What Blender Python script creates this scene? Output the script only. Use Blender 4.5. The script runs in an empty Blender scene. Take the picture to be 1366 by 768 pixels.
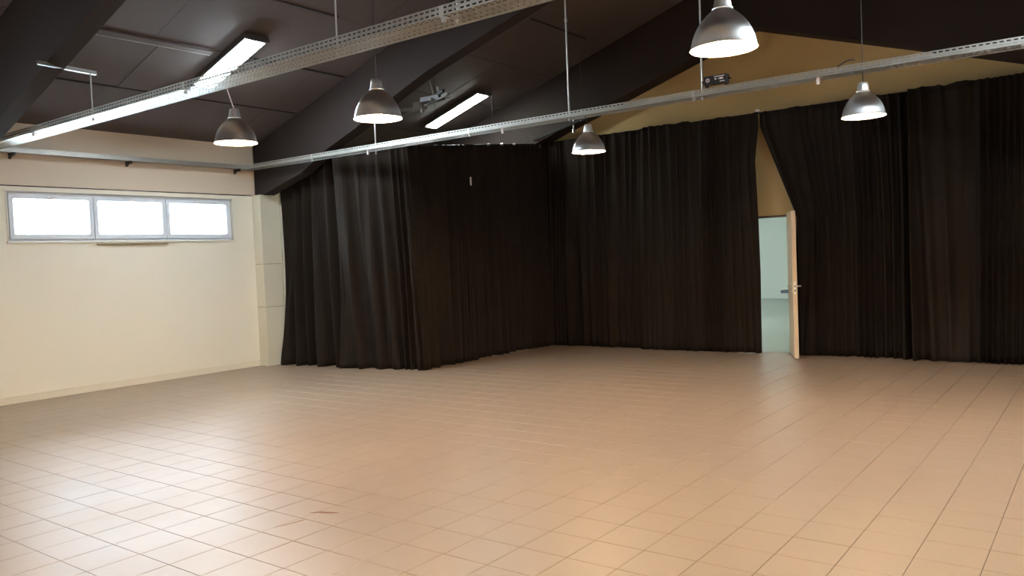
import bpy, bmesh, math, random
from mathutils import Vector, Matrix
PI = math.pi
scn = bpy.context.scene
COL = scn.collection

# ------------------------------------------------------------------ camera
YAW, PITCH, ROLL, FPX = 0.64407629, -0.0380865, -0.0405959, 1072.9
CAM_H = 1.6
cy, sy = math.cos(YAW), math.sin(YAW)
fwd = Vector((-sy*math.cos(PITCH), cy*math.cos(PITCH), math.sin(PITCH)))
rgt = Vector((cy, sy, 0)); upv = rgt.cross(fwd)
cr = math.cos(ROLL)*rgt + math.sin(ROLL)*upv
cu = -math.sin(ROLL)*rgt + math.cos(ROLL)*upv
cam_d = bpy.data.cameras.new('camera')
cam = bpy.data.objects.new('camera', cam_d); COL.objects.link(cam)
m = Matrix((cr, cu, -fwd)).transposed().to_4x4(); m.translation = Vector((0, 0, CAM_H))
cam.matrix_world = m
cam_d.sensor_width = 36.0; cam_d.sensor_fit = 'HORIZONTAL'; cam_d.lens = FPX/1366*36.0
cam_d.clip_start = 0.05; cam_d.clip_end = 200
scn.camera = cam

# ------------------------------------------------------------------ sky, exposure
SKY, BULB, TUBE, FARTUBE = 7.8, 235.0, 27.0, 6.0
world = bpy.data.worlds.new('overcast_sky'); scn.world = world; world.use_nodes = True
bg = world.node_tree.nodes['Background']
bg.inputs[0].default_value = (0.72, 0.86, 1.0, 1); bg.inputs[1].default_value = SKY
scn.view_settings.view_transform = 'Standard'; scn.view_settings.look = 'None'
scn.view_settings.gamma = 1.0; scn.view_settings.use_curve_mapping = False
scn.view_settings.exposure = 2.6

# ------------------------------------------------------------------ helpers
def srgb(r, g, b):
    f = lambda c: (c/12.92 if c <= .04045 else ((c+.055)/1.055)**2.4)
    return (f(r/255), f(g/255), f(b/255), 1)

def mat(name, col, rough=.5, metal=0., var=0.06, scale=6., bump=0., bscale=40., emit=None, es=0., spec=.5, stretch=None, rvar=0.):
    m = bpy.data.materials.new(name); m.use_nodes = True
    nt = m.node_tree; N = nt.nodes; L = nt.links; p = N['Principled BSDF']
    p.inputs['Roughness'].default_value = rough; p.inputs['Metallic'].default_value = metal
    p.inputs['Specular IOR Level'].default_value = spec
    geo = N.new('ShaderNodeTexCoord')
    src = geo.outputs['Object']
    if stretch:
        mp = N.new('ShaderNodeMapping'); mp.inputs['Scale'].default_value = stretch
        L.new(src, mp.inputs[0]); src = mp.outputs[0]
    nz = N.new('ShaderNodeTexNoise'); nz.inputs['Scale'].default_value = scale; nz.inputs['Detail'].default_value = 4
    L.new(src, nz.inputs['Vector'])
    mx = N.new('ShaderNodeMix'); mx.data_type = 'RGBA'
    mx.inputs[6].default_value = tuple(c*(1-var) for c in col[:3])+(1,)
    mx.inputs[7].default_value = tuple(min(1, c*(1+var)) for c in col[:3])+(1,)
    L.new(nz.outputs['Fac'], mx.inputs[0]); L.new(mx.outputs[2], p.inputs['Base Color'])
    if rvar:
        mr = N.new('ShaderNodeMapRange'); mr.inputs[3].default_value = rough-rvar; mr.inputs[4].default_value = rough+rvar
        L.new(nz.outputs['Fac'], mr.inputs[0]); L.new(mr.outputs[0], p.inputs['Roughness'])
    if bump:
        n2 = N.new('ShaderNodeTexNoise'); n2.inputs['Scale'].default_value = bscale; n2.inputs['Detail'].default_value = 3
        L.new(src, n2.inputs['Vector'])
        b = N.new('ShaderNodeBump'); b.inputs['Strength'].default_value = bump; b.inputs['Distance'].default_value = .01
        L.new(n2.outputs['Fac'], b.inputs['Height']); L.new(b.outputs[0], p.inputs['Normal'])
    if emit:
        p.inputs['Emission Color'].default_value = emit; p.inputs['Emission Strength'].default_value = es
    return m

def obj(name, bm_or_me, material=None, parent=None, smooth=False):
    if isinstance(bm_or_me, bmesh.types.BMesh):
        me = bpy.data.meshes.new(name); bm_or_me.normal_update(); bm_or_me.to_mesh(me); bm_or_me.free()
        if smooth:
            for p in me.polygons: p.use_smooth = True
    else: me = bm_or_me
    if material is not None and not me.materials: me.materials.append(material)
    o = bpy.data.objects.new(name, me); COL.objects.link(o)
    if parent: o.parent = parent
    return o

def tag(o, label=None, cat=None, group=None, kind=None):
    if label: o['label'] = label
    if cat: o['category'] = cat
    if group: o['group'] = group
    if kind: o['kind'] = kind
    return o

def empty(name, loc, label=None, cat=None, group=None, kind=None, rz=0):
    o = bpy.data.objects.new(name, None); COL.objects.link(o); o.location = loc; o.rotation_euler = (0, 0, rz)
    o.empty_display_size = .1
    return tag(o, label, cat, group, kind)

def box(bm, x0, x1, y0, y1, z0, z1, bev=0.):
    vs = [bm.verts.new(v) for v in ((x0,y0,z0),(x1,y0,z0),(x1,y1,z0),(x0,y1,z0),(x0,y0,z1),(x1,y0,z1),(x1,y1,z1),(x0,y1,z1))]
    fs = [bm.faces.new([vs[i] for i in f]) for f in ((0,3,2,1),(4,5,6,7),(0,1,5,4),(1,2,6,5),(2,3,7,6),(3,0,4,7))]
    if bev:
        es = list({e for f in fs for e in f.edges})
        bmesh.ops.bevel(bm, geom=es, offset=bev, segments=1, affect='EDGES')
    return bm

def hexa(bm, pts):
    vs = [bm.verts.new(v) for v in pts]
    for f in ((0,3,2,1),(4,5,6,7),(0,1,5,4),(1,2,6,5),(2,3,7,6),(3,0,4,7)): bm.faces.new([vs[i] for i in f])
    return bm

def nb(): return bmesh.new()

def tube(bm, a, b, r, n=10, r2=None):
    a = Vector(a); b = Vector(b); d = (b-a).normalized(); r2 = r if r2 is None else r2
    u = d.orthogonal().normalized(); v = d.cross(u)
    A = [bm.verts.new(a+(u*math.cos(2*PI*i/n)+v*math.sin(2*PI*i/n))*r) for i in range(n)]
    B = [bm.verts.new(b+(u*math.cos(2*PI*i/n)+v*math.sin(2*PI*i/n))*r2) for i in range(n)]
    for i in range(n): bm.faces.new((A[i], A[(i+1) % n], B[(i+1) % n], B[i]))
    bm.faces.new(A[::-1]); bm.faces.new(B)
    return bm

def lathe(bm, prof, n=48, cap=False):
    rings = []
    for r, z in prof:
        rings.append([bm.verts.new((r*math.cos(2*PI*i/n), r*math.sin(2*PI*i/n), z)) for i in range(n)])
    for k in range(len(rings)-1):
        for i in range(n): bm.faces.new((rings[k][i], rings[k][(i+1) % n], rings[k+1][(i+1) % n], rings[k+1][i]))
    if cap: bm.faces.new(rings[0][::-1]); bm.faces.new(rings[-1])
    return bm

# ------------------------------------------------------------------ materials
M_wall = mat('cream_paint', srgb(234, 225, 206), .62, var=.035, scale=.9, bump=.12, bscale=55)
M_wallup = mat('beige_board', srgb(214, 196, 174), .6, var=.04, scale=1.1, bump=.08, bscale=50)
M_gable = mat('tan_paint', srgb(192, 164, 112), .7, var=.05, scale=.8, bump=.1, bscale=40)
M_pillar = mat('pillar_paint', srgb(214, 206, 184), .5, var=.03, scale=2)
M_grout = mat('grout', srgb(92, 74, 60), .9, var=.2, scale=8)
M_ceil = mat('dark_ceiling_board', srgb(84, 74, 72), .75, var=.12, scale=1.2, bump=.2, bscale=25)
M_deck = mat('roof_deck', srgb(24, 20, 19), .9)
M_beam = mat('dark_beam_paint', srgb(50, 41, 38), .8, var=.12, scale=1.5, bump=.06, bscale=20, spec=.2)
M_pvc = mat('white_pvc', srgb(226, 230, 236), .32, var=.02)
M_trimw = mat('white_trim', srgb(226, 220, 206), .45, var=.03)
M_galv = mat('galvanised_steel', (.50, .49, .45, 1), .42, metal=.8, var=.16, scale=9, rvar=.06)
M_steel = mat('zinc_rod', (.6, .59, .57, 1), .4, metal=.75, var=.08)
M_alu = mat('brushed_aluminium', (.84, .83, .81, 1), .34, metal=1., var=.03, scale=25, stretch=(.15, .15, 6))
_nt = M_alu.node_tree; _p = _nt.nodes['Principled BSDF']; _p.inputs['Anisotropic'].default_value = .85
_tg = _nt.nodes.new('ShaderNodeTangent'); _tg.direction_type = 'RADIAL'; _tg.axis = 'Z'; _nt.links.new(_tg.outputs[0], _p.inputs['Tangent'])
M_inner = mat('white_enamel', (.9, .88, .84, 1), .4)
M_dull = mat('painted_bar', (.16, .145, .13, 1), .6, var=.1)
M_black = mat('black_plastic', srgb(24, 20, 22), .45)
M_cable = mat('dark_cable', srgb(60, 50, 46), .6)
M_white = mat('white_print', srgb(225, 215, 215), .5)
M_bulb = mat('lamp_bulb', (1, .95, .85, 1), .3, emit=(1, .70, .42, 1), es=BULB)
M_tube = mat('fluorescent_diffuser', (.95, .97, 1, 1), .3, emit=(.80, .92, 1.0, 1), es=TUBE)
M_fixt = mat('fixture_housing', srgb(82, 76, 72), .5, metal=.2)
M_drape = mat('black_curtain_cloth', srgb(36, 28, 22), .85, var=.3, scale=3, bump=.15, bscale=300, spec=.15)
M_head = mat('curtain_heading', srgb(30, 25, 21), .95, var=.15, spec=.2)
M_wood = mat('pale_wood', srgb(216, 192, 160), .45, var=.1, scale=4, stretch=(8, 8, .6))
M_farwall = mat('far_room_wall', srgb(184, 188, 172), .7, var=.05, scale=.4)
M_farfloor = mat('far_room_floor', srgb(168, 176, 166), .3, var=.08, scale=.7)
M_skirt = mat('skirting_tile', srgb(228, 216, 194), .5, var=.05, scale=2)

def glass_mat():
    m = bpy.data.materials.new('window_glass'); m.use_nodes = True
    nt = m.node_tree; N = nt.nodes; L = nt.links; N.remove(N['Principled BSDF'])
    t = N.new('ShaderNodeBsdfTransparent'); t.inputs[0].default_value = (.93, .96, .96, 1)
    g = N.new('ShaderNodeBsdfGlossy'); g.inputs['Roughness'].default_value = .03
    f = N.new('ShaderNodeFresnel'); f.inputs[0].default_value = 1.45
    nz = N.new('ShaderNodeTexNoise'); nz.inputs['Scale'].default_value = 3
    b = N.new('ShaderNodeBump'); b.inputs['Strength'].default_value = .02; L.new(nz.outputs[0], b.inputs['Height']); L.new(b.outputs[0], g.inputs['Normal'])
    x = N.new('ShaderNodeMixShader'); L.new(f.outputs[0], x.inputs[0]); L.new(t.outputs[0], x.inputs[1]); L.new(g.outputs[0], x.inputs[2])
    L.new(x.outputs[0], N['Material Output'].inputs[0])
    return m
M_glass = glass_mat()

def tile_mat():
    m = bpy.data.materials.new('beige_floor_tile'); m.use_nodes = True
    nt = m.node_tree; N = nt.nodes; L = nt.links; p = N['Principled BSDF']
    geo = N.new('ShaderNodeNewGeometry'); pos = geo.outputs['Position']
    n1 = N.new('ShaderNodeTexNoise'); n1.inputs['Scale'].default_value = .8; n1.inputs['Detail'].default_value = 5; L.new(pos, n1.inputs['Vector'])
    cr_ = N.new('ShaderNodeMix'); cr_.data_type = 'RGBA'
    cr_.inputs[6].default_value = srgb(149, 125, 107); cr_.inputs[7].default_value = srgb(159, 137, 113)
    L.new(n1.outputs['Fac'], cr_.inputs[0])
    # pale scuffs and darker dirt with their own shapes
    mp = N.new('ShaderNodeMapping'); mp.inputs['Scale'].default_value = (1.2, .35, 1); mp.inputs['Rotation'].default_value = (0, 0, .6); L.new(pos, mp.inputs[0])
    n2 = N.new('ShaderNodeTexNoise'); n2.inputs['Scale'].default_value = 7; n2.inputs['Detail'].default_value = 8; n2.inputs['Roughness'].default_value = .7; L.new(mp.outputs[0], n2.inputs['Vector'])
    r2 = N.new('ShaderNodeMapRange'); r2.inputs[1].default_value = .68; r2.inputs[2].default_value = .78; r2.inputs[4].default_value = .35; L.new(n2.outputs['Fac'], r2.inputs[0])
    m2 = N.new('ShaderNodeMix'); m2.data_type = 'RGBA'; m2.inputs[7].default_value = srgb(222, 202, 178)
    L.new(r2.outputs[0], m2.inputs[0]); L.new(cr_.outputs[2], m2.inputs[6])
    r3 = N.new('ShaderNodeMapRange'); r3.inputs[1].default_value = .3; r3.inputs[2].default_value = .2; r3.inputs[4].default_value = .35; L.new(n2.outputs['Fac'], r3.inputs[0])
    m3 = N.new('ShaderNodeMix'); m3.data_type = 'RGBA'; m3.inputs[7].default_value = srgb(150, 122, 100)
    L.new(r3.outputs[0], m3.inputs[0]); L.new(m2.outputs[2], m3.inputs[6])
    L.new(m3.outputs[2], p.inputs['Base Color'])
    n4 = N.new('ShaderNodeTexNoise'); n4.inputs['Scale'].default_value = 1.6; n4.inputs['Detail'].default_value = 3; L.new(pos, n4.inputs['Vector'])
    mr = N.new('ShaderNodeMapRange'); mr.inputs[3].default_value = .33; mr.inputs[4].default_value = .47; L.new(n4.outputs['Fac'], mr.inputs[0]); L.new(mr.outputs[0], p.inputs['Roughness'])
    p.inputs['Specular IOR Level'].default_value = .5
    n5 = N.new('ShaderNodeTexNoise'); n5.inputs['Scale'].default_value = 14; L.new(pos, n5.inputs['Vector'])
    b = N.new('ShaderNodeBump'); b.inputs['Strength'].default_value = .05; b.inputs['Distance'].default_value = .01; L.new(n5.outputs[0], b.inputs['Height']); L.new(b.outputs[0], p.inputs['Normal'])
    return m
M_tile = tile_mat()
M_chip = mat('chipped_tile_body', srgb(128, 88, 66), .9, var=.2, scale=30)

# ------------------------------------------------------------------ dimensions
XL, XR, YB, YG = -11.2, 2.68, -6.0, 12.1
XA = -4.26
def zc(x): return 5.79-.32*abs(x-XA)
def zb(x): return 4.84-.32*abs(x-XA)

# ------------------------------------------------------------------ floor
bm = nb(); box(bm, XL-.3, XR+.3, YB-.3, YG+.3, -.12, -.004)
floor = tag(obj('floor', bm, M_grout), 'beige square tiled floor with dark joints', kind='structure')
TX0, TY0, TX, TY = -4.760, 2.0103, .3023, .2984
GAP = .004
def camproj(x, y, z):
    d = Vector((x, y, z-CAM_H)); w = d.dot(fwd)
    if w < .1: return None
    return 683+FPX*d.dot(cr)/w, 384-FPX*d.dot(cu)/w
tiles = []
i0, i1 = int((XL-TX0)/TX)-1, int((XR-TX0)/TX)+1
j0, j1 = int((YB-TY0)/TY)-1, int((YG-TY0)/TY)+1
for i in range(i0, i1+1):
    for j in range(j0, j1+1):
        x0, x1 = max(XL, TX0+i*TX), min(XR, TX0+(i+1)*TX)
        y0, y1 = max(YB, TY0+j*TY), min(YG, TY0+(j+1)*TY)
        if x1-x0 < .02 or y1-y0 < .02: continue
        ps = [camproj(x, y, 0) for x, y in ((x0, y0), (x1, y0), (x1, y1), (x0, y1))]
        area = 0
        if all(ps):
            cx = sum(p[0] for p in ps)/4; cyy = sum(p[1] for p in ps)/4
            if -10 < cx < 1376 and cyy < 778:
                area = abs(sum(ps[k][0]*ps[(k+1) % 4][1]-ps[(k+1) % 4][0]*ps[k][1] for k in range(4)))/2
        full = (x1-x0 > TX-.001) and (y1-y0 > TY-.001)
        tiles.append((area if full else 0, x0, x1, y0, y1))
tiles.sort(key=lambda t: -t[0])
def tile_bm(bm, hx, hy, cx=0, cy_=0, cz=0):
    c = .0015; z1 = 0.; z0 = -.0045
    o = [bm.verts.new((cx+sx*(hx-c), cy_+s2*(hy-c), cz+z1)) for sx, s2 in ((-1,-1),(1,-1),(1,1),(-1,1))]
    q = [bm.verts.new((cx+sx*hx, cy_+s2*hy, cz+z1-c)) for sx, s2 in ((-1,-1),(1,-1),(1,1),(-1,1))]
    w = [bm.verts.new((cx+sx*hx, cy_+s2*hy, z0)) for sx, s2 in ((-1,-1),(1,-1),(1,1),(-1,1))]
    bm.faces.new(o)
    for k in range(4):
        bm.faces.new((q[k], q[(k+1) % 4], o[(k+1) % 4], o[k])); bm.faces.new((w[k], w[(k+1) % 4], q[(k+1) % 4], q[k]))
b_ = nb(); tile_bm(b_, (TX-GAP)/2, (TY-GAP)/2)
tile_me = bpy.data.meshes.new('floor_tile'); b_.to_mesh(tile_me); b_.free(); tile_me.materials.append(M_tile)
rnd = random.Random(5)
for a, x0, x1, y0, y1 in tiles[:300]:
    o = obj('floor_tile', tile_me, None, floor)
    o.location = ((x0+x1)/2, (y0+y1)/2, rnd.uniform(-.0008, .0002)); o.rotation_euler = (rnd.uniform(-.0015, .0015), rnd.uniform(-.0015, .0015), 0)
bm = nb()
for a, x0, x1, y0, y1 in tiles[300:]:
    tile_bm(bm, (x1-x0-GAP)/2, (y1-y0-GAP)/2, (x0+x1)/2, (y0+y1)/2, rnd.uniform(-.0006, .0002))
tag(obj('floor_tiling', bm, M_tile, floor), kind='stuff')
# chips and a scratch on the near tiles
def chip(pts, name):
    bm = nb(); t = [bm.verts.new((x, y, .0006)) for x, y in pts]; bb = [bm.verts.new((x, y, -.002)) for x, y in pts]
    bm.faces.new(t); n = len(pts)
    for k in range(n): bm.faces.new((bb[k], bb[(k+1) % n], t[(k+1) % n], t[k]))
    obj(name, bm, M_chip, floor)
chip([(-4.19, 3.30), (-4.15, 3.33), (-4.10, 3.345), (-4.05, 3.372), (-4.02, 3.40), (-4.06, 3.392), (-4.11, 3.372), (-4.16, 3.352)], 'tile_chip')
chip([(-4.155, 3.00), (-4.14, 3.06), (-4.125, 3.12), (-4.12, 3.18), (-4.105, 3.20), (-4.112, 3.13), (-4.125, 3.07)], 'tile_chip')

# ------------------------------------------------------------------ left wall with windows
WZ0, WZ1 = 2.06, 2.70
wins = [(4.36, 7.60), (-.35, 2.95)]
LEDGE = 2.765
bm = nb()
box(bm, XL-.3, XL, YB-.3, YG+.3, -.12, WZ0); box(bm, XL-.3, XL, YB-.3, YG+.3, WZ1, LEDGE-.004)
ys = [YB-.3, wins[1][0], wins[1][1], wins[0][0], wins[0][1], YG+.3]
for k in (0, 2, 4): box(bm, XL-.3, XL, ys[k], ys[k+1], WZ0, WZ1)
box(bm, XL-.3, XL-.012, YB-.3, YG+.3, LEDGE-.004, 3.72)
wl = tag(obj('wall_left', bm, M_wall), 'cream painted side wall below the low eave', kind='structure')
for y0, y1 in ((YB, 3.555), (3.565, 8.03), (8.04, YG)):
    bm = nb(); box(bm, XL-.011, XL+.006, y0, y1, LEDGE+.009, 3.575, .002)
    obj('upper_board', bm, M_wallup, wl)
bm = nb(); box(bm, XL-.012, XL-.002, YB, YG, LEDGE-.004, LEDGE+.012); obj('board_joint', bm, M_deck, wl)
def pillar(y0):
    y1 = y0+.37; x1 = XL+.22
    bm = nb(); box(bm, XL, x1-.012, y0+.006, y1-.006, 0, 2.765)
    p = obj('pillar', bm, M_grout, wl)
    for z0, z1 in ((0, .955), (.96, 1.65), (1.655, 2.77)):
        bm = nb(); box(bm, XL+.002, x1, y0, y1, z0, z1, .004); obj('panel', bm, M_pillar, p)
pillar(7.98); pillar(3.5)
bm = nb(); tube(bm, (XL+.225, 8.375, 0), (XL+.225, 8.375, 2.89), .014)
tag(obj('conduit_pipe', bm, M_trimw), 'thin white upright conduit between the pillar and the black curtain', 'pipe')
bm = nb(); box(bm, XL, XL+.012, 3.87, 7.975, 0, .085, .002); box(bm, XL, XL+.016, 3.87, 7.975, .085, .093)
tag(obj('baseboard_left', bm, M_skirt), kind='structure')

def window(name, y0, y1):
    w = empty(name, (XL, y0, WZ0), kind='structure')
    w['label'] = 'strip window of three white sashes high in the cream wall' if name == 'window_1' else 'strip window of three white sashes outside the frame'
    xf0, xf1 = -.14, -.045
    W = y1-y0; H = WZ1-WZ0
    bm = nb()
    f = .035
    box(bm, xf0, xf1, 0, W, 0, f); box(bm, xf0, xf1, 0, W, H-f, H); box(bm, xf0, xf1, 0, f, f, H-f); box(bm, xf0, xf1, W-f, W, f, H-f)
    step = (W-2*f)/3
    for k in (1, 2): box(bm, xf0, xf1, f+k*step-.014, f+k*step+.014, f, H-f)
    obj('window_frame', bm, M_pvc, w)
    # reveal lining: white strips around the opening and a sill
    bm = nb()
    for a in ((-.3, .004, -.035, 0, -.03, H+.03), (-.3, .004, W, W+.03, -.03, H+.03), (-.3, .004, 0, W, H, H+.03), (-.3, .006, 0, W, -.03, 0)):
        pass
    box(bm, -.045, .012, -.03, W+.03, H, H+.016); box(bm, -.045, .008, W, W+.016, 0, H); box(bm, -.045, .008, -.016, 0, 0, H)
    obj('reveal_trim', bm, M_trimw, w)
    bm = nb(); box(bm, -.045, .016, -.03, W+.03, -.03, 0, .003); obj('window_sill', bm, M_trimw, w)
    for k in range(3):
        a = f+k*step+(.006 if k else -.006); b = f+(k+1)*step-(.006 if k < 2 else -.006)
        bm = nb(); s = .055; x0, x1 = -.115, -.028
        box(bm, x0, x1, a, b, f-.006, f+s); box(bm, x0, x1, a, b, H-f-s, H-f+.006); box(bm, x0, x1, a, a+s, f+s, H-f-s); box(bm, x0, x1, b-s, b, f+s, H-f-s)
        # rounded inner corners
        c = .022
        for yy, sg in ((a+s, 1), (b-s, -1)):
            for zz, sz in ((f+s, 1), (H-f-s, -1)):
                tri = [(yy, zz), (yy+sg*c, zz), (yy+sg*c*.3, zz+sz*c*.3), (yy, zz+sz*c)]
                A = [bm.verts.new((x0+.01, y, z)) for y, z in tri]; B = [bm.verts.new((x1-.002, y, z)) for y, z in tri]
                bm.faces.new(A); bm.faces.new(B[::-1])
                for q in range(4): bm.faces.new((A[q], B[q], B[(q+1) % 4], A[(q+1) % 4]))
        bmesh.ops.recalc_face_normals(bm, faces=bm.faces)
        sa = obj('sash', bm, M_pvc, w)
        bm = nb(); box(bm, -.082, -.072, a+s-.005, b-s+.005, f+s-.005, H-f-s+.005); obj('pane', bm, M_glass, sa)
        mid = (a+b)/2
        bm = nb(); box(bm, -.028, -.012, mid-.05, mid+.06, H-f-.045, H-f-.022, .004); box(bm, -.028, -.006, mid-.012, mid+.012, H-f-.05, H-f-.018, .003)
        obj('handle', bm, M_white, sa)
    return w
for k, (a, b) in enumerate(wins): window('window_%d' % (k+1), a, b)
bm = nb(); box(bm, XL, XL+.035, 5.45, 6.48, 2.004, 2.022, .003)
tag(obj('trim_1', bm, mat('olive_trim', srgb(150, 134, 104), .6)), 'narrow ledge strip under the middle of the window', kind='structure')
for (a, b) in wins:   # daylight portals in the openings
    l = bpy.data.lights.new('window_portal', 'AREA'); l.shape = 'RECTANGLE'; l.size = WZ1-WZ0; l.size_y = b-a
    l.cycles.is_portal = True
    o = bpy.data.objects.new('window_portal', l); COL.objects.link(o); o.location = (XL-.2, (a+b)/2, (WZ0+WZ1)/2); o.rotation_euler = (0, -PI/2, 0)

# ------------------------------------------------------------------ other walls
DX0, DX1, DZ = -4.80, -3.84, 2.07
def gable(bm, y0, y1, xa, xb, zfun0, zfun1):
    pass
def gwall(name, y0, y1, door, material):
    bm = nb()
    def pier(x0, x1, z0):
        xs = sorted({x0, x1} | ({XA} if x0 < XA < x1 else set()))
        for a, b in zip(xs, xs[1:]):
            ta, tb = zc(a)+.1, zc(b)+.1
            hexa(bm, [(a,y0,z0),(b,y0,z0),(b,y1,z0),(a,y1,z0),(a,y0,ta),(b,y0,tb),(b,y1,tb),(a,y1,ta)])
    if door: pier(XL-.3, DX0, -.12); pier(DX0, DX1, DZ); pier(DX1, XR+.3, -.12)
    else: pier(XL-.3, XR+.3, -.12)
    return tag(obj(name, bm, material), kind='structure')
tag(gwall('wall_back', YG, YG+.16, True, M_gable), 'tan painted gable wall above the black curtains')
tag(gwall('wall_front', YB-.16, YB, False, M_wall), 'cream gable wall behind the camera')
bm = nb(); box(bm, XR, XR+.3, YB-.3, YG+.3, -.12, 3.72)
tag(obj('wall_right', bm, M_wall), 'cream side wall opposite the window', kind='structure')

# ------------------------------------------------------------------ ceiling: deck, panels, beams
bm = nb()
for a, b in ((XL-.3, XA), (XA, XR+.3)):
    hexa(bm, [(a,YB-.3,zc(a)+.032),(b,YB-.3,zc(b)+.032),(b,YG+.3,zc(b)+.032),(a,YG+.3,zc(a)+.032),
              (a,YB-.3,zc(a)+.2),(b,YB-.3,zc(b)+.2),(b,YG+.3,zc(b)+.2),(a,YG+.3,zc(a)+.2)])
ceil = tag(obj('ceiling', bm, M_deck), 'dark pitched ceiling of brown boards between deep beams', kind='structure')
xs = [XL, -10.03, -8.89, -7.75, -6.66, -5.46, XA]
rows = [(a, b) for a, b in zip(xs, xs[1:])] + [(2*XA-b, min(XR, 2*XA-a)) for a, b in zip(xs, xs[1:])]
rnd = random.Random(11)
for ri, (a, b) in enumerate(rows):
    yj = [YB, -5.0, -2.6, -.2, 2.2, 3.75, 5.12 if ri % 2 == 0 else 5.25, 7.5, 8.25, 10.2+.5*(ri % 2), YG]
    for c, d in zip(yj, yj[1:]):
        g = .006; h = rnd.uniform(0, .006); g2 = .003
        x0, x1, y0, y1 = a+g, b-g, c+g2, d-g2
        bm = nb()
        hexa(bm, [(x0,y0,zc(x0)-h+.002),(x1,y0,zc(x1)-h+.002),(x1,y1,zc(x1)-h+.002),(x0,y1,zc(x0)-h+.002),
                  (x0,y0,zc(x0)+.026),(x1,y0,zc(x1)+.026),(x1,y1,zc(x1)+.026),(x0,y1,zc(x0)+.026)])
        obj('ceiling_panel', bm, M_ceil, ceil)
# sagging joint with a pale metal edge, and cable battens along the joints
bm = nb(); xj = -8.93
hexa(bm, [(xj-.05,4.2,zc(xj)-.05),(xj+.035,4.2,zc(xj)-.015),(xj+.035,5.9,zc(xj)-.015),(xj-.05,5.9,zc(xj)-.035),
          (xj-.05,4.2,zc(xj)-.005),(xj+.035,4.2,zc(xj)+.005),(xj+.035,5.9,zc(xj)+.005),(xj-.05,5.9,zc(xj)-.005)])
obj('joint_batten', bm, M_ceil, ceil)
bm = nb(); hexa(bm, [(xj-.058,4.2,zc(xj)-.055),(xj-.046,4.2,zc(xj)-.055),(xj-.046,5.9,zc(xj)-.04),(xj-.058,5.9,zc(xj)-.04),
          (xj-.058,4.2,zc(xj)-.02),(xj-.046,4.2,zc(xj)-.02),(xj-.046,5.9,zc(xj)-.015),(xj-.058,5.9,zc(xj)-.015)])
obj('metal_edge', bm, mat('dull_metal_edge', (.35, .33, .32, 1), .6), ceil)
for x, ya, yb in ((-10.03, 3.8, 8.02), (-8.9, 6.5, 8.02), (-7.72, 5.4, 6.9), (-6.68, 9.6, 11.1)):
    bm = nb(); hexa(bm, [(x-.012,ya,zc(x)-.012),(x+.012,ya,zc(x)-.012),(x+.012,yb,zc(x)-.012),(x-.012,yb,zc(x)-.012),
                         (x-.012,ya,zc(x)+.02),(x+.012,ya,zc(x)+.02),(x+.012,yb,zc(x)+.02),(x-.012,yb,zc(x)+.02)])
    obj('joint_strip', bm, M_deck, ceil)
LOW = [(XL+.005, 2.765), (XL+.22, 2.765), (-10.0, 3.03), (-9.45, 3.30), (-8.75, 3.55), (-8.0, 3.87), (-7.3, 4.13), (-6.0, 4.50), (XA, 5.02)]
def z2(x):
    x = x if x < XA else 2*XA-x
    for (a, p), (b, q) in zip(LOW, LOW[1:]):
        if a <= x <= b: return p+(q-p)*(x-a)/(b-a)
    return 2.765
def beam2(y0, y1):
    bm = nb(); L = LOW+[(2*XA-a, b) for a, b in LOW[-2::-1]]
    for y in (y0, y1):
        for (a, p), (b, q) in zip(L, L[1:]):
            f = bm.faces.new([bm.verts.new(v) for v in ((a, y, p), (b, y, q), (b, y, zc(b)-.006), (a, y, zc(a)-.006))])
            if y == y1: f.normal_flip()
    for (a, p), (b, q) in zip(L, L[1:]):
        bm.faces.new([bm.verts.new(v) for v in ((a, y0, p), (a, y1, p), (b, y1, q), (b, y0, q))])
        bm.faces.new([bm.verts.new(v) for v in ((a, y0, zc(a)-.006), (b, y0, zc(b)-.006), (b, y1, zc(b)-.006), (a, y1, zc(a)-.006))])
    bmesh.ops.remove_doubles(bm, verts=bm.verts, dist=1e-4); bmesh.ops.recalc_face_normals(bm, faces=bm.faces)
    return obj('beam', bm, M_beam, ceil)
def beam(y0, y1):
    bm = nb()
    pts = [(XL+.005, zb(XL+.22)), (XL+.22, zb(XL+.22)), (XA, zb(XA)), (XR-.22, zb(XR-.22)), (XR-.005, zb(XR-.22)), (XR-.005, zc(XR)-.006), (XA, zc(XA)-.006), (XL+.005, zc(XL)-.006)]
    A = [bm.verts.new((x, y0, z)) for x, z in pts]; B = [bm.verts.new((x, y1, z)) for x, z in pts]
    n = len(pts)
    for f in ((0, 1, 7), (1, 2, 6, 7), (2, 3, 5, 6), (3, 4, 5)):
        bm.faces.new([A[i] for i in f]); bm.faces.new([B[i] for i in f][::-1])
    for k in range(n): bm.faces.new((A[k], A[(k+1) % n], B[(k+1) % n], B[k]))
    bmesh.ops.recalc_face_normals(bm, faces=bm.faces)
    return obj('beam', bm, M_beam, ceil)
beam(3.57, 3.75); beam2(8.045, 8.26); beam(11.75, YG-.002); beam(-.9, -.7)

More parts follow.
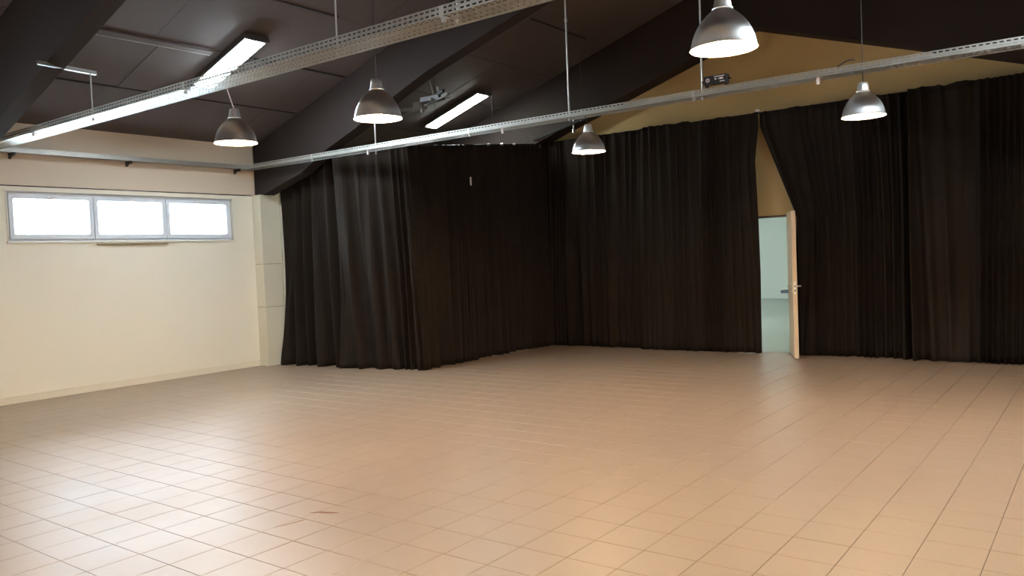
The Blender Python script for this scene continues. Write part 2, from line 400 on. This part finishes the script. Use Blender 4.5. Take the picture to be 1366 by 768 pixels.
# ------------------------------------------------------------------ perforated cable trays
def tray_mesh(L, W, H, name):
    bm = nb(); P = .05
    n = int(round(L/P))
    def strip(fn, w, rows):
        rh = w/rows
        for r in range(rows):
            off = 0 if r % 2 == 0 else P/2
            for k in range(n):
                u0 = k*P; u1 = u0+P; v0 = r*rh; v1 = v0+rh
                ha, hb = u0+P*.18, u0+P*.80
                if r % 2: ha, hb = u0+P*.24, u0+P*.86
                va, vb = v0+rh*.30, v0+rh*.70
                o = [bm.verts.new(fn(u, v)) for u, v in ((u0, v0), (u1, v0), (u1, v1), (u0, v1))]
                q = [bm.verts.new(fn(u, v)) for u, v in ((ha, va), (hb, va), (hb, vb), (ha, vb))]
                for e in range(4): bm.faces.new((o[e], o[(e+1) % 4], q[(e+1) % 4], q[e]))
    strip(lambda u, v: (u, v, 0), W, 8 if W > .2 else 5)
    strip(lambda u, v: (u, 0, v), H, 2)
    strip(lambda u, v: (u, W, v), H, 2)
    bmesh.ops.remove_doubles(bm, verts=bm.verts, dist=1e-5)
    for y0, y1 in ((-.001, .012), (W-.012, W+.001)): box(bm, 0, L, y0, y1, H-.001, H+.003)
    box(bm, 0, L, -.003, .004, -.003, .001); box(bm, 0, L, W-.004, W+.003, -.003, .001)
    me = bpy.data.meshes.new(name); bm.to_mesh(me); bm.free(); me.materials.append(M_galv)
    return me
def tray(root, L, W, H, lens):
    x = 0; cache = {}
    for l in lens:
        if l not in cache: cache[l] = tray_mesh(l, W, H, 'tray_section')
        o = obj('tray_section', cache[l], None, root); o.location = (x, 0, 0)
        x += l
        if x < L-.1:
            bm = nb(); box(bm, x-.02, x+.02, -.004, -.0015, 0, H); box(bm, x-.015, x+.015, -.006, W*.25, -.012, -.004); box(bm, x-.012, x+.012, .01, .03, -.04, -.004)
            obj('joint_clip', bm, M_steel, root)
def rods(root, pts, H=.06, W=.24):
    for wx, wy, zt in pts:
        lx, ly = wx-root.location.x, wy-root.location.y; zr = root.location.z
        bm = nb(); tube(bm, (lx, ly, -.03), (lx, ly, zt-zr), .007, 8)
        tube(bm, (lx, ly, -.018), (lx, ly, -.006), .014, 6); 
        if zt-zr > 1: tube(bm, (lx, ly, .9), (lx, ly, .93), .011, 8)
        obj('hanger_rod', bm, M_steel, root)
TZ = 3.175
# near tray
t1 = empty('cable_tray', (XL+.14, 3.97, TZ), 'wide perforated steel cable tray crossing the upper left of the picture', 'cable tray')
tray(t1, 13.7, .245, .062, [1.6, 3., 3., 3., 3.])
rods(t1, [(-8.25, 4.055, 3.625), (-4.60, 4.09, zc(-4.60)), (-3.43, 4.09, zc(-3.43)), (.4, 4.09, zc(.4))])
bm = nb()
for o_, w_, z0, z1 in ((0, .02, 0, .014), (-.018, .003, .014, .036), (.018, .003, .014, .036)):
    a_ = Vector((-8.06+o_-t1.location.x, 3.48-3.97, 3.585-TZ)); b_ = Vector((-8.29+o_-t1.location.x, 4.13-3.97, 3.625-TZ))
    hexa(bm, [a_+Vector((-w_,0,z0)), a_+Vector((w_,0,z0)), b_+Vector((w_,0,z0)), b_+Vector((-w_,0,z0)), a_+Vector((-w_,0,z1)), a_+Vector((w_,0,z1)), b_+Vector((w_,0,z1)), b_+Vector((-w_,0,z1))])
obj('support_channel', bm, M_galv, t1)
bm = nb(); box(bm, -.03, .02, -.02, .27, -.03, .065); box(bm, -.03, .16, -.02, .0, -.03, .065)
obj('end_plate', bm, M_galv, t1)
# far tray
t2 = empty('cable_tray', (XL+.14, 7.80, TZ), 'long narrow perforated steel cable tray running in front of the black curtains', 'cable tray')
t2.rotation_euler = (0, 0, .006)
tray(t2, 13.7, .2, .058, [1.6, 3., 3., 3., 3.])
def rod2(wx, zt, dy=.1):
    lx = wx-t2.location.x
    bm = nb(); tube(bm, (lx, dy, -.03), (lx, dy, zt-TZ), .010, 8); tube(bm, (lx, dy, -.02), (lx, dy, -.006), .016, 6)
    if zt-TZ > 1.15: tube(bm, (lx, dy, 1.1), (lx, dy, 1.14), .016, 8)
    obj('hanger_rod', bm, M_steel, t2)
rod2(-8.42, z2(-8.42)+.0, .3)
for x in (-5.03, -3.40, .6): rod2(x, zc(x))
for wx in (-5.95, -2.22, -8.3):
    bm = nb(); lx = wx-t2.location.x; box(bm, lx-.012, lx+.012, .02, .04, -.065, -.003)
    obj('clip_stub', bm, M_white, t2)
bm = nb(); lx = -2.03-t2.location.x
prev = None
for k in range(9):
    a = k/8; p = (lx+.15*a, -.02+.03*math.sin(a*3), .055+.05*math.sin(a*PI*.75))
    if prev: tube(bm, prev, p, .006, 6)
    prev = p
obj('cable_loop', bm, M_black, t2)
# wall tray
t3 = empty('cable_tray', (XL+.03, 3.97, TZ), 'perforated steel cable tray fixed along the cream wall above the window', 'cable tray')
me = tray_mesh(4.05, .11, .058, 'tray_section')
o = obj('tray_section', me, None, t3); o.rotation_euler = (0, 0, PI/2); o.location = (.11, 0, 0)
for y in (4.42, 5.93, 7.68):
    bm = nb(); ly = y-3.97
    box(bm, -.03, .13, ly-.018, ly+.018, -.016, -.004, .002); hexa(bm, [(-.03,ly-.012,-.075),(-.015,ly-.012,-.075),(-.015,ly+.012,-.075),(-.03,ly+.012,-.075),(-.03,ly-.012,-.016),(.09,ly-.012,-.016),(.09,ly+.012,-.016),(-.03,ly+.012,-.016)])
    box(bm, .085, .125, ly-.02, ly+.012, -.045, -.014)
    obj('bracket', bm, M_black, t3)

# transformer box on the far tray
tb = empty('transformer_box', (-3.20, 7.83, 3.258), 'small black transformer box with white print standing on the far cable tray', 'transformer')
bm = nb(); box(bm, -.125, .125, -.03, .03, 0, .088, .004); obj('housing', bm, M_black, tb)
for e in (-.15, .12):
    bm = nb(); box(bm, e, e+.03, -.012, .012, .03, .05, .003); obj('cable_gland', bm, M_black, tb)
for e in (-.11, .09):
    bm = nb(); box(bm, e, e+.02, -.02, .02, -.02, 0); obj('foot', bm, M_black, tb)
bm = nb()
for k in range(12):     # ring emblem
    a, b = 2*PI*k/12, 2*PI*(k+1)/12
    q = [bm.verts.new((-.078+r*math.cos(t), -.0305, .045+r*math.sin(t))) for r, t in ((.014, a), (.021, a), (.021, b), (.014, b))]
    bm.faces.new(q)
for x0, x1, z0, z1 in ((-.081, -.075, .036, .054), (-.01, .10, .068, .076), (-.005, .015, .043, .056), (.045, .085, .040, .058), (.03, .04, .044, .05), (.05, .1, .016, .024)):
    bm.faces.new([bm.verts.new(v) for v in ((x0,-.0305,z0),(x1,-.0305,z0),(x1,-.0305,z1),(x0,-.0305,z1))])
obj('printed_label', bm, M_white, tb)

# ------------------------------------------------------------------ pendant lamps
def pendant():
    root = empty('pendant_lamp', (0, 0, 0))
    prof = [(.193, 0), (.190, .004), (.186, .02), (.182, .04), (.174, .07), (.162, .10), (.146, .13), (.125, .16), (.102, .185), (.082, .203), (.068, .215)]
    bm = nb(); lathe(bm, prof+[(.060, .221), (.058, .226), (.060, .228), (.060, .234), (.053, .238)], 64)
    inner = [(r-.0025, z+.0005) for r, z in prof]
    obj('shade', bm, M_alu, root, True)
    bm = nb(); lathe(bm, [(.193, 0), (.1905, .0005)]+inner[1:]+[(.055, .22), (.045, .222)], 64)
    obj('shade_lining', bm, M_inner, root, True)
    bm = nb(); lathe(bm, [(.053, .236), (.051, .25), (.046, .28), (.042, .305), (.038, .312), (.006, .314)], 40)
    obj('neck', bm, M_alu, root, True)
    bm = nb(); bmesh.ops.create_icosphere(bm, subdivisions=2, radius=.042, matrix=Matrix.Translation((0, 0, .045)))
    obj('bulb', bm, M_bulb, root, True)
    bm = nb(); tube(bm, (0, 0, .085), (0, 0, .225), .02, 14, .03); obj('socket', bm, M_inner, root)
    return root
def cable(root, h, light=False, dx=0, dy=0, rose=True):
    bm = nb(); tube(bm, (0, 0, .31), (dx, dy, h), .0045, 8); obj('cable', bm, M_white if light else M_cable, root)
    if not rose: return
    bm = nb(); tube(bm, (0, 0, h-.06), (0, 0, h-.005), .03, 16, .035); obj('ceiling_rose', bm, M_black, root)
lamps = [
 (-6.235, 4.31, 2.71, 'leftmost aluminium dome pendant lamp, hung from the near cable tray before the cream wall', True),
 (-4.68, 4.55, 2.742, 'brushed aluminium dome pendant lamp hanging just left of the grey clamp bar under the roof', False),
 (-1.80, 4.53, 2.752, 'largest aluminium dome pendant lamp, cut by the top edge before the tan gable', False),
 (-4.80, 7.96, 2.765, 'smallest aluminium dome pendant lamp hanging under the far tray at the curtain corner', False),
 (-1.84, 7.95, 2.762, 'aluminium dome pendant lamp hanging in front of the right-hand black curtain', False)]
hid = [(1.1, 4.5, 2.75), (1.1, 8.0, 2.76), (-3.6, .6, 2.75), (-.7, .6, 2.75), (-6.5, -3.2, 2.75), (-2.5, -3.2, 2.75)]  # unseen lamps added for illumination of the floor and walls
proto = pendant()
allp = [(x, y, z, l, f) for x, y, z, l, f in lamps]+[(x, y, z, 'added unseen aluminium dome pendant lamp hanging out of the picture '+w, False) for (x, y, z), w in zip(hid, (
    'beyond the right edge, nearer one', 'beyond the right edge, farther one', 'just left above the camera', 'right of the camera',
    'behind the camera at left', 'behind the camera at right'))]
parts = list(proto.children)
for k, (x, y, z, lab, lt) in enumerate(allp):
    if k == 0: r = proto
    else:
        r = proto.copy(); COL.objects.link(r)
        for c in parts:
            d = c.copy(); COL.objects.link(d); d.parent = r
    r.location = (x, y, z); r.scale = (.965,)*3 if k == 0 else (1, 1, 1); tag(r, lab, 'lamp', 'aluminium dome pendant lamps' if k < 5 else 'added pendant lamps out of view')
for k, r in enumerate([o for o in COL.objects if o.name.startswith('pendant_lamp')]):
    x, y, z = r.location
    top = zc(x)
    if 8.045 <= y <= 8.26: top = z2(x)
    if k == 0: cable(r, 3.20-z, True, -.012, -.055, False)
    elif k == 3: cable(r, 3.20-z, False, 0, -.06, False)
    else: cable(r, top-z)

# ------------------------------------------------------------------ fluorescent fixtures on the slope
def fixture(x0, x1, y0, y1, label, mt=M_tube):
    sl = 1 if (x0+x1)/2 < XA else -1
    cx, cyy = (x0+x1)/2, (y0+y1)/2
    root = empty('ceiling_light', (cx, cyy, zc(cx)), label, 'light')
    root['group'] = 'fluorescent ceiling lights'
    ang = -math.atan(.32)*sl
    root.rotation_euler = (0, ang, 0)
    L = (x1-x0)/math.cos(ang)/2; W = (y1-y0)/2
    bm = nb(); box(bm, -L-.03, L+.03, -W-.035, W+.035, -.075, -.006, .006); obj('housing', bm, M_fixt, root)
    bm = nb(); box(bm, -L, L, -W, W, -.095, -.074, .008); obj('diffuser', bm, mt, root)
    for e in (-L-.034, L):
        bm = nb(); box(bm, e, e+.034, -W-.037, W+.037, -.098, -.03); obj('end_cap', bm, M_fixt, root)
fixture(-9.60, -8.42, 6.05, 6.30, 'bright fluorescent ceiling light behind the near cable tray at left')
fixture(-9.72, -8.50, 10.60, 10.84, 'bright fluorescent ceiling light above the far tray, in front of the curtained corner', mat('dim_diffuser', (.95, .97, 1, 1), .3, emit=(.86, .96, .92, 1), es=TUBE*.5))
fixture(-9.60, -8.42, -1.6, -1.35, 'added unseen fluorescent ceiling light outside the picture')  # this and the following fixtures are unseen, added to brighten the walls
fixture(-9.60, -8.42, -3.2, -2.95, 'added unseen fluorescent ceiling light over the back of the hall')
fixture(-.1, 1.08, 1.2, 1.45, 'added unseen fluorescent ceiling light above and right of the camera')
fixture(-.1, 1.08, 6.05, 6.30, 'added unseen fluorescent ceiling light beyond the right edge of the picture')

# ------------------------------------------------------------------ clamp bar and corner pipe
cb = empty('clamp_bar', (-7.42, 8.30, 3.80), 'grey steel bar with clamp and hooks under the middle roof beam', 'bar')
bm = nb(); hexa(bm, [(-1.35,.62,-.012),(.30,-.10,-.012),(.32,-.08,-.012),(-1.33,.64,-.012),(-1.35,.62,.012),(.30,-.10,.012),(.32,-.08,.012),(-1.33,.64,.012)])
obj('bar', bm, M_dull, cb)
bm = nb(); hexa(bm, [(-1.03,.16,-.0),(-.52,.20,-.05),(-.50,.27,-.05),(-1.01,.25,-.0),(-1.03,.16,.035),(-.52,.20,-.01),(-.50,.27,-.01),(-1.01,.25,.035)])
obj('flat_arm', bm, M_dull, cb)
bm = nb(); box(bm, -.58, -.42, .16, .30, -.045, .06, .01); tube(bm, (-.43, .2, -.10), (-.43, .2, -.02), .022, 12)
obj('clamp', bm, M_dull, cb)
bm = nb(); tube(bm, (-.36, .18, .02), (.18, -.02, .09), .022, 10); box(bm, -.30, .05, .02, .16, .0, .07, .006); obj('hook_block', bm, M_black, cb)
bm = nb(); tube(bm, (-.05, .06, .05), (.06, .03, .09), .018, 8); tube(bm, (.06, .03, .09), (.03, .03, .17), .018, 8); tube(bm, (-.1, .02, -.005), (-.06, 0, .02), .016, 8); tube(bm, (.1, .03, .04), (.27, -.04, .04), .014, 8)
obj('hook', bm, M_dull, cb)
bm = nb(); tube(bm, (-.05, .05, .0), (-.05, -.02, z2(-7.47)-3.80), .01, 8); obj('stay', bm, M_dull, cb)
cp = empty('corner_pipe', (-7.4, 11.24, 3.66), 'dark grey pipe slanting across the curtained corner behind the smallest lamp', 'pipe')
bm = nb(); tube(bm, (-.95, .62, 0), (1.25, -.86, 0), .028, 14); obj('pipe', bm, mat('dark_steel', (.03, .028, .026, 1), .8, spec=.15), cp)
bm = nb(); tube(bm, (.62, -.43, -.13), (.62, -.43, .05), .012, 8); tube(bm, (.62, -.43, -.15), (.62, -.43, -.09), .022, 8)
obj('fixing_bolt', bm, M_steel, cp)
bm = nb(); tube(bm, (.9, -.62, -.02), (.9, -.62, .13), .03, 8); obj('pipe_clamp', bm, M_steel, cp)
bm = nb(); tube(bm, (.9, -.62, .13), (.9, -.62, zc(-6.5)-3.66), .004, 6); obj('wire_stay', bm, M_cable, cp)

# ------------------------------------------------------------------ curtains
def vnoise(seed):
    r = random.Random(seed); T = [r.uniform(-1, 1) for _ in range(512)]
    def f(x):
        i = math.floor(x); t = x-i; t = t*t*(3-2*t)
        return T[i % 512]*(1-t)+T[(i+1) % 512]*t
    return f
def curtain(name, label, a, b, ztop, zbot, seed, ln=0., rn=0., top_amp=.03, bot_amp=.078, bow=None, edge_l=None, edge_r=None, pitch=.15, fade=.5):
    """a,b: (x,y) ends of the rail; bow(s,h): extra (x,y) drift, h=0 top 1 bottom; edges: shift along the run as a function of z"""
    A = Vector(a); B = Vector(b); W = (B-A).length; d = (B-A)/W; nrm = Vector((d.y, -d.x))   # towards the room
    n = max(24, int(W/.013)); mrows = 34
    n1, n2, n3, n4, n5, n6 = [vnoise(seed*7+k) for k in range(6)]
    bm = nb(); grid = []
    for i in range(n+1):
        s = i/n*W; col = []
        zt = ztop(s/W) if callable(ztop) else ztop
        zt += .012*n5(s*9)+.006*n3(s*23)
        hem = zbot+.006+.005*n6(s*5)
        for j in range(mrows+1):
            h = j/mrows; z = zt+(hem-zt)*h
            ph = s/pitch + 1.9*n1(s*1.25+.22*h) + .6*n2(s*3.7+.3*h)
            w = math.sin(2*PI*ph)
            w = math.copysign(abs(w)**.8, w)
            am = (top_amp+(bot_amp-top_amp)*min(1, h*1.6)**.8)*(.35+1.15*abs(n3(s*1.3+3.1)))
            off = am*w + .5*am*n4(s*8+h*1.2) + .018*n2(s*2.3+h*2.) + .004*n5(s*40+h*3)
            off += (.018*n6(s*16+5)*max(0, 1-h*7))
            along = s
            if edge_l: along += edge_l(z)*math.exp(-s/fade)
            if edge_r: along += edge_r(z)*math.exp(-(W-s)/fade)
            along += .012*math.sin(2*PI*ph+1.2)
            p = A+d*along+nrm*off
            if bow: q = bow(s/W, h); p = p+Vector(q)
            col.append(bm.verts.new((p.x, p.y, z)))
        grid.append(col)
    for i in range(n):
        for j in range(mrows): bm.faces.new((grid[i][j], grid[i][j+1], grid[i+1][j+1], grid[i+1][j]))
    root = empty(name, ((a[0]+b[0])/2, (a[1]+b[1])/2, 0), label, 'curtain'); root['group'] = 'black stage curtains'
    bmesh.ops.translate(bm, verts=bm.verts, vec=(-root.location.x, -root.location.y, 0))
    heads = [Vector(c[0].co) for c in grid]; h1 = [Vector(c[1].co) for c in grid]
    o = obj('drape', bm, M_drape, root, True)
    md = o.modifiers.new('thickness', 'SOLIDIFY'); md.thickness = .004; md.offset = 0
    # heading tape sewn on the room side
    bm = nb(); nr = Vector((nrm.x, nrm.y, 0))*.004
    t0 = [bm.verts.new(v+nr+Vector((0, 0, .004))) for v in heads]; t1_ = [bm.verts.new(v+(w-v)*.55+nr) for v, w in zip(heads, h1)]
    for i in range(n): bm.faces.new((t0[i], t1_[i], t1_[i+1], t0[i+1]))
    obj('heading_tape', bm, M_head, root, True)
    return root
CT = 3.60
YC = 11.93
# gable side, left to right
def lin(pts):
    def f(z):
        for (z0, v0), (z1, v1) in zip(pts, pts[1:]):
            if z0 >= z >= z1: return v0+(v1-v0)*(z0-z)/(z0-z1)
        return pts[-1][1] if z < pts[-1][0] else pts[0][1]
    return f
curtain('curtain', 'black curtain on the gable wall from the corner to the slit below the far tray', (-8.45, YC-.03), (-6.10, YC), CT, 0, 3, edge_r=lin([(3.6, 0), (0, -.12)]))
curtain('curtain', 'black curtain on the gable wall with its edge beside the open doorway', (-6.15, YC-.13), (-4.24, YC-.04), CT, 0, 9, edge_l=lin([(3.6, 0), (0, -.12)]),
        edge_r=lin([(3.6, .0), (3.36, .0), (2.9, -.06), (2.0, -.03), (1.2, -.015), (0, -.02)]), pitch=.13, fade=.25)
curtain('curtain', 'black curtain drawn aside over the door leaf, its corner slanting down', (-4.21, YC-.02), (-2.12, YC), CT, 0, 15, pitch=.14, fade=.62,
        edge_l=lin([(3.6, .0), (3.40, .0), (2.0, .54), (1.6, .53), (0, .50)]), bow=lambda s, h: (0, -.10*math.exp(-s*5)*min(1, h*2)))
curtain('curtain', 'wide black curtain at the right end of the gable wall', (-2.17, YC-.13), (.45, YC-.13), CT, 0, 21, pitch=.16)
curtain('curtain', 'black curtain beyond the right edge of the picture', (.43, YC), (XR-.05, YC), CT, 0, 22, pitch=.16)
# side run, parallel to the cream wall
curtain('curtain', 'black curtain between the front corner and the slit with the pale tag', (-8.15, 8.42), (-8.15, 9.76), lambda s: 3.27+.11*s, 0, 31, bow=lambda s, h: (.05*h*(1-s), .08*h*(1-s)), pitch=.17)
sc = curtain('curtain', 'black curtain from the slit with the pale tag back to the gable corner', (-8.19, 9.64), (-8.13, 11.97), lambda s: 3.375+.215*s, 0, 37, pitch=.19)
# front run below the middle roof beam
curtain('curtain', 'black curtain beside the white pillar, hung under the slanting roof beam', (-10.90, 8.31), (-9.30, 8.35), lambda s: min(3.26, z2(-10.90+1.60*s)+.11), 0, 41,
        bow=lambda s, h: (0, -.12*h*(1-s)**2+.06*h*s), bot_amp=.085, pitch=.22)
curtain('curtain', 'black curtain of bright narrow folds forming the front corner', (-9.48, 8.19), (-8.10, 8.42), lambda s: 3.25+.02*s, 0, 47,
        bow=lambda s, h: (.02*h*s, .02*h+.16*h*s), bot_amp=.085, pitch=.17)
# pale tag in the slit
bm = nb(); box(bm, -.003, .003, -.018, .018, 0, .13, .001)
o = obj('care_tag', bm, M_white, sc); o.location = (.11, 9.76-sc.location.y, 2.75)
# rails
def rail(label, pts, clips=()):
    p0 = pts[0]; r = empty('curtain_rail', p0, label, 'curtain rail')
    bm = nb()
    for a, b in zip(pts, pts[1:]):
        tube(bm, Vector(a)-Vector(p0), Vector(b)-Vector(p0), .013, 8)
    obj('rail', bm, M_black, r)
    for c, rr in clips:
        bm = nb(); c = Vector(c)-Vector(p0); box(bm, c.x-.03, c.x+.03, c.y-.012, c.y+.012, c.z-.012, c.z+.02, .004); obj('end_clip', bm, rr, r)
    return r
rl = rail('dark curtain rail along the tan gable wall', [(-8.1, YC+.06, CT+.005), (XR-.03, YC+.06, CT+.005)], [((-4.215, YC-.09, CT+.02), M_white)])
for x in (-7.9, -6.5, -5.0, -3.2, -1.5, .3, 2.2):
    bm = nb(); box(bm, x+8.1-.01, x+8.1+.01, 0, YG-YC-.06, -.004, .01); obj('wall_bracket', bm, M_black, rl)
rs = rail('dark curtain rail of the side run parallel to the cream wall', [(-8.22, 8.42, 3.26), (-8.22, 11.92, 3.60)], [((-8.09, 10.3, 3.43), M_steel), ((-8.09, 10.65, 3.465), M_steel), ((-8.09, 11.0, 3.50), M_steel)])
for y in (9.2, 10.6, 11.6):
    bm = nb(); tube(bm, (0, y-8.42, .097*(y-8.42)), (0, y-8.42, zc(-8.22)-3.27), .004, 6); obj('hanger_rod', bm, M_black, rs)
rail('dark curtain rail climbing from the pillar to the front corner', [(-10.9, 8.39, 2.77), (-9.55, 8.40, 3.23), (-8.2, 8.44, 3.26)])

# ------------------------------------------------------------------ door
dr = empty('door_1', (DX1, YG, 0), kind='structure'); dr['label'] = 'open pale wooden door seen edge-on between the curtains'
bm = nb()
box(bm, DX0-DX1, DX0-DX1+.03, -.015, .175, 0, DZ); box(bm, -.03, 0, -.015, .175, 0, DZ); box(bm, DX0-DX1, 0, -.015, .175, DZ-.028, DZ)
obj('door_frame', bm, mat('dark_door_frame', srgb(92, 70, 52), .6), dr)
F = Vector((-3.605, 11.43)); Hh = Vector((DX1-.045, YG+.0)); dd = (F-Hh); Ld = dd.length; ang = math.atan2(dd.y, dd.x)
bm = nb(); box(bm, 0, Ld, -.03, .03, .01, 2.095, .003)
leaf = obj('door_leaf', bm, M_wood, dr); leaf.location = (Hh.x-DX1, Hh.y-YG, 0); leaf.rotation_euler = (0, 0, ang)
bm = nb()
for s in (-1, 1):
    tube(bm, (Ld-.06, s*.03, 1.03), (Ld-.06, s*.085, 1.03), .009, 10); tube(bm, (Ld-.06, s*.08, 1.03), (Ld-.18, s*.085, 1.03), .009, 10)
    box(bm, Ld-.08, Ld-.04, s*.031-.003, s*.031+.003, .93, 1.09)
obj('handle', bm, M_alu, leaf)
bm = nb(); box(bm, Ld-.001, Ld+.002, -.012, .012, .92, 1.10); obj('latch_plate', bm, M_alu, leaf)
bm = nb(); box(bm, Ld-.001, Ld+.010, -.008, .008, 1.02, 1.04); box(bm, Ld+.0015, Ld+.003, -.007, .007, .955, .985); obj('latch', bm, M_black, leaf)

# ------------------------------------------------------------------ far room
FX0, FX1, FY0, FY1, FZ = -13.5, -1.0, YG+.16, 24.75, 3.0
bm = nb(); box(bm, FX0-.2, FX1+.2, FY0, FY1+.2, -.12, -.002); tag(obj('floor', bm, M_farfloor), 'pale grey floor of the room beyond the door', kind='structure')
bm = nb(); box(bm, DX0, DX1, YG, FY0, -.12, .002); tag(obj('trim_2', bm, M_farfloor), 'door threshold', kind='structure')
bm = nb(); box(bm, FX0-.2, FX1+.2, FY1, FY1+.2, -.12, FZ); tag(obj('wall_far', bm, M_farwall), 'pale green wall of the room beyond the door', kind='structure')
bm = nb(); box(bm, FX0-.2, FX0, FY0, FY1, -.12, FZ); tag(obj('wall_far_left', bm, M_farwall), kind='structure')
bm = nb(); box(bm, FX1, FX1+.2, FY0, FY1, -.12, FZ); tag(obj('wall_far_right', bm, M_farwall), kind='structure')
bm = nb(); box(bm, FX0-.2, FX1+.2, FY0, FY1+.2, FZ, FZ+.1); tag(obj('ceiling', bm, M_farwall), 'ceiling of the room beyond the door', kind='structure')
M_ft = mat('far_diffuser', (.9, .95, .95, 1), .3, emit=(.93, 1.0, .93, 1), es=FARTUBE)
for k, (x, y) in enumerate(((-8.5, 21.5), (-6., 17.), (-4., 14.3))):  # fixtures out of sight, added to light the room beyond the door
    r = empty('ceiling_light', (x, y, FZ), 'added unseen fluorescent light in the room beyond the door, '+('farthest from the door', 'middle of the room', 'nearest the door')[k], 'light', 'added far room lights')
    bm = nb(); box(bm, -.6, .6, -.15, .15, -.06, 0); obj('housing', bm, M_fixt, r)
    bm = nb(); box(bm, -.58, .58, -.13, .13, -.075, -.06); obj('diffuser', bm, M_ft, r)
bn = empty('bench', (-7.38, 23.6, 0), 'low dark bench far beyond the open door', 'bench')
bm = nb(); box(bm, -.42, .5, -.2, .2, .24, .32, .01); obj('seat', bm, M_black, bn)
for x in (-.05, .44):
    for y in (-.16, .16):
        bm = nb(); box(bm, x-.02, x+.02, y-.02, y+.02, 0, .24); obj('leg', bm, M_black, bn)
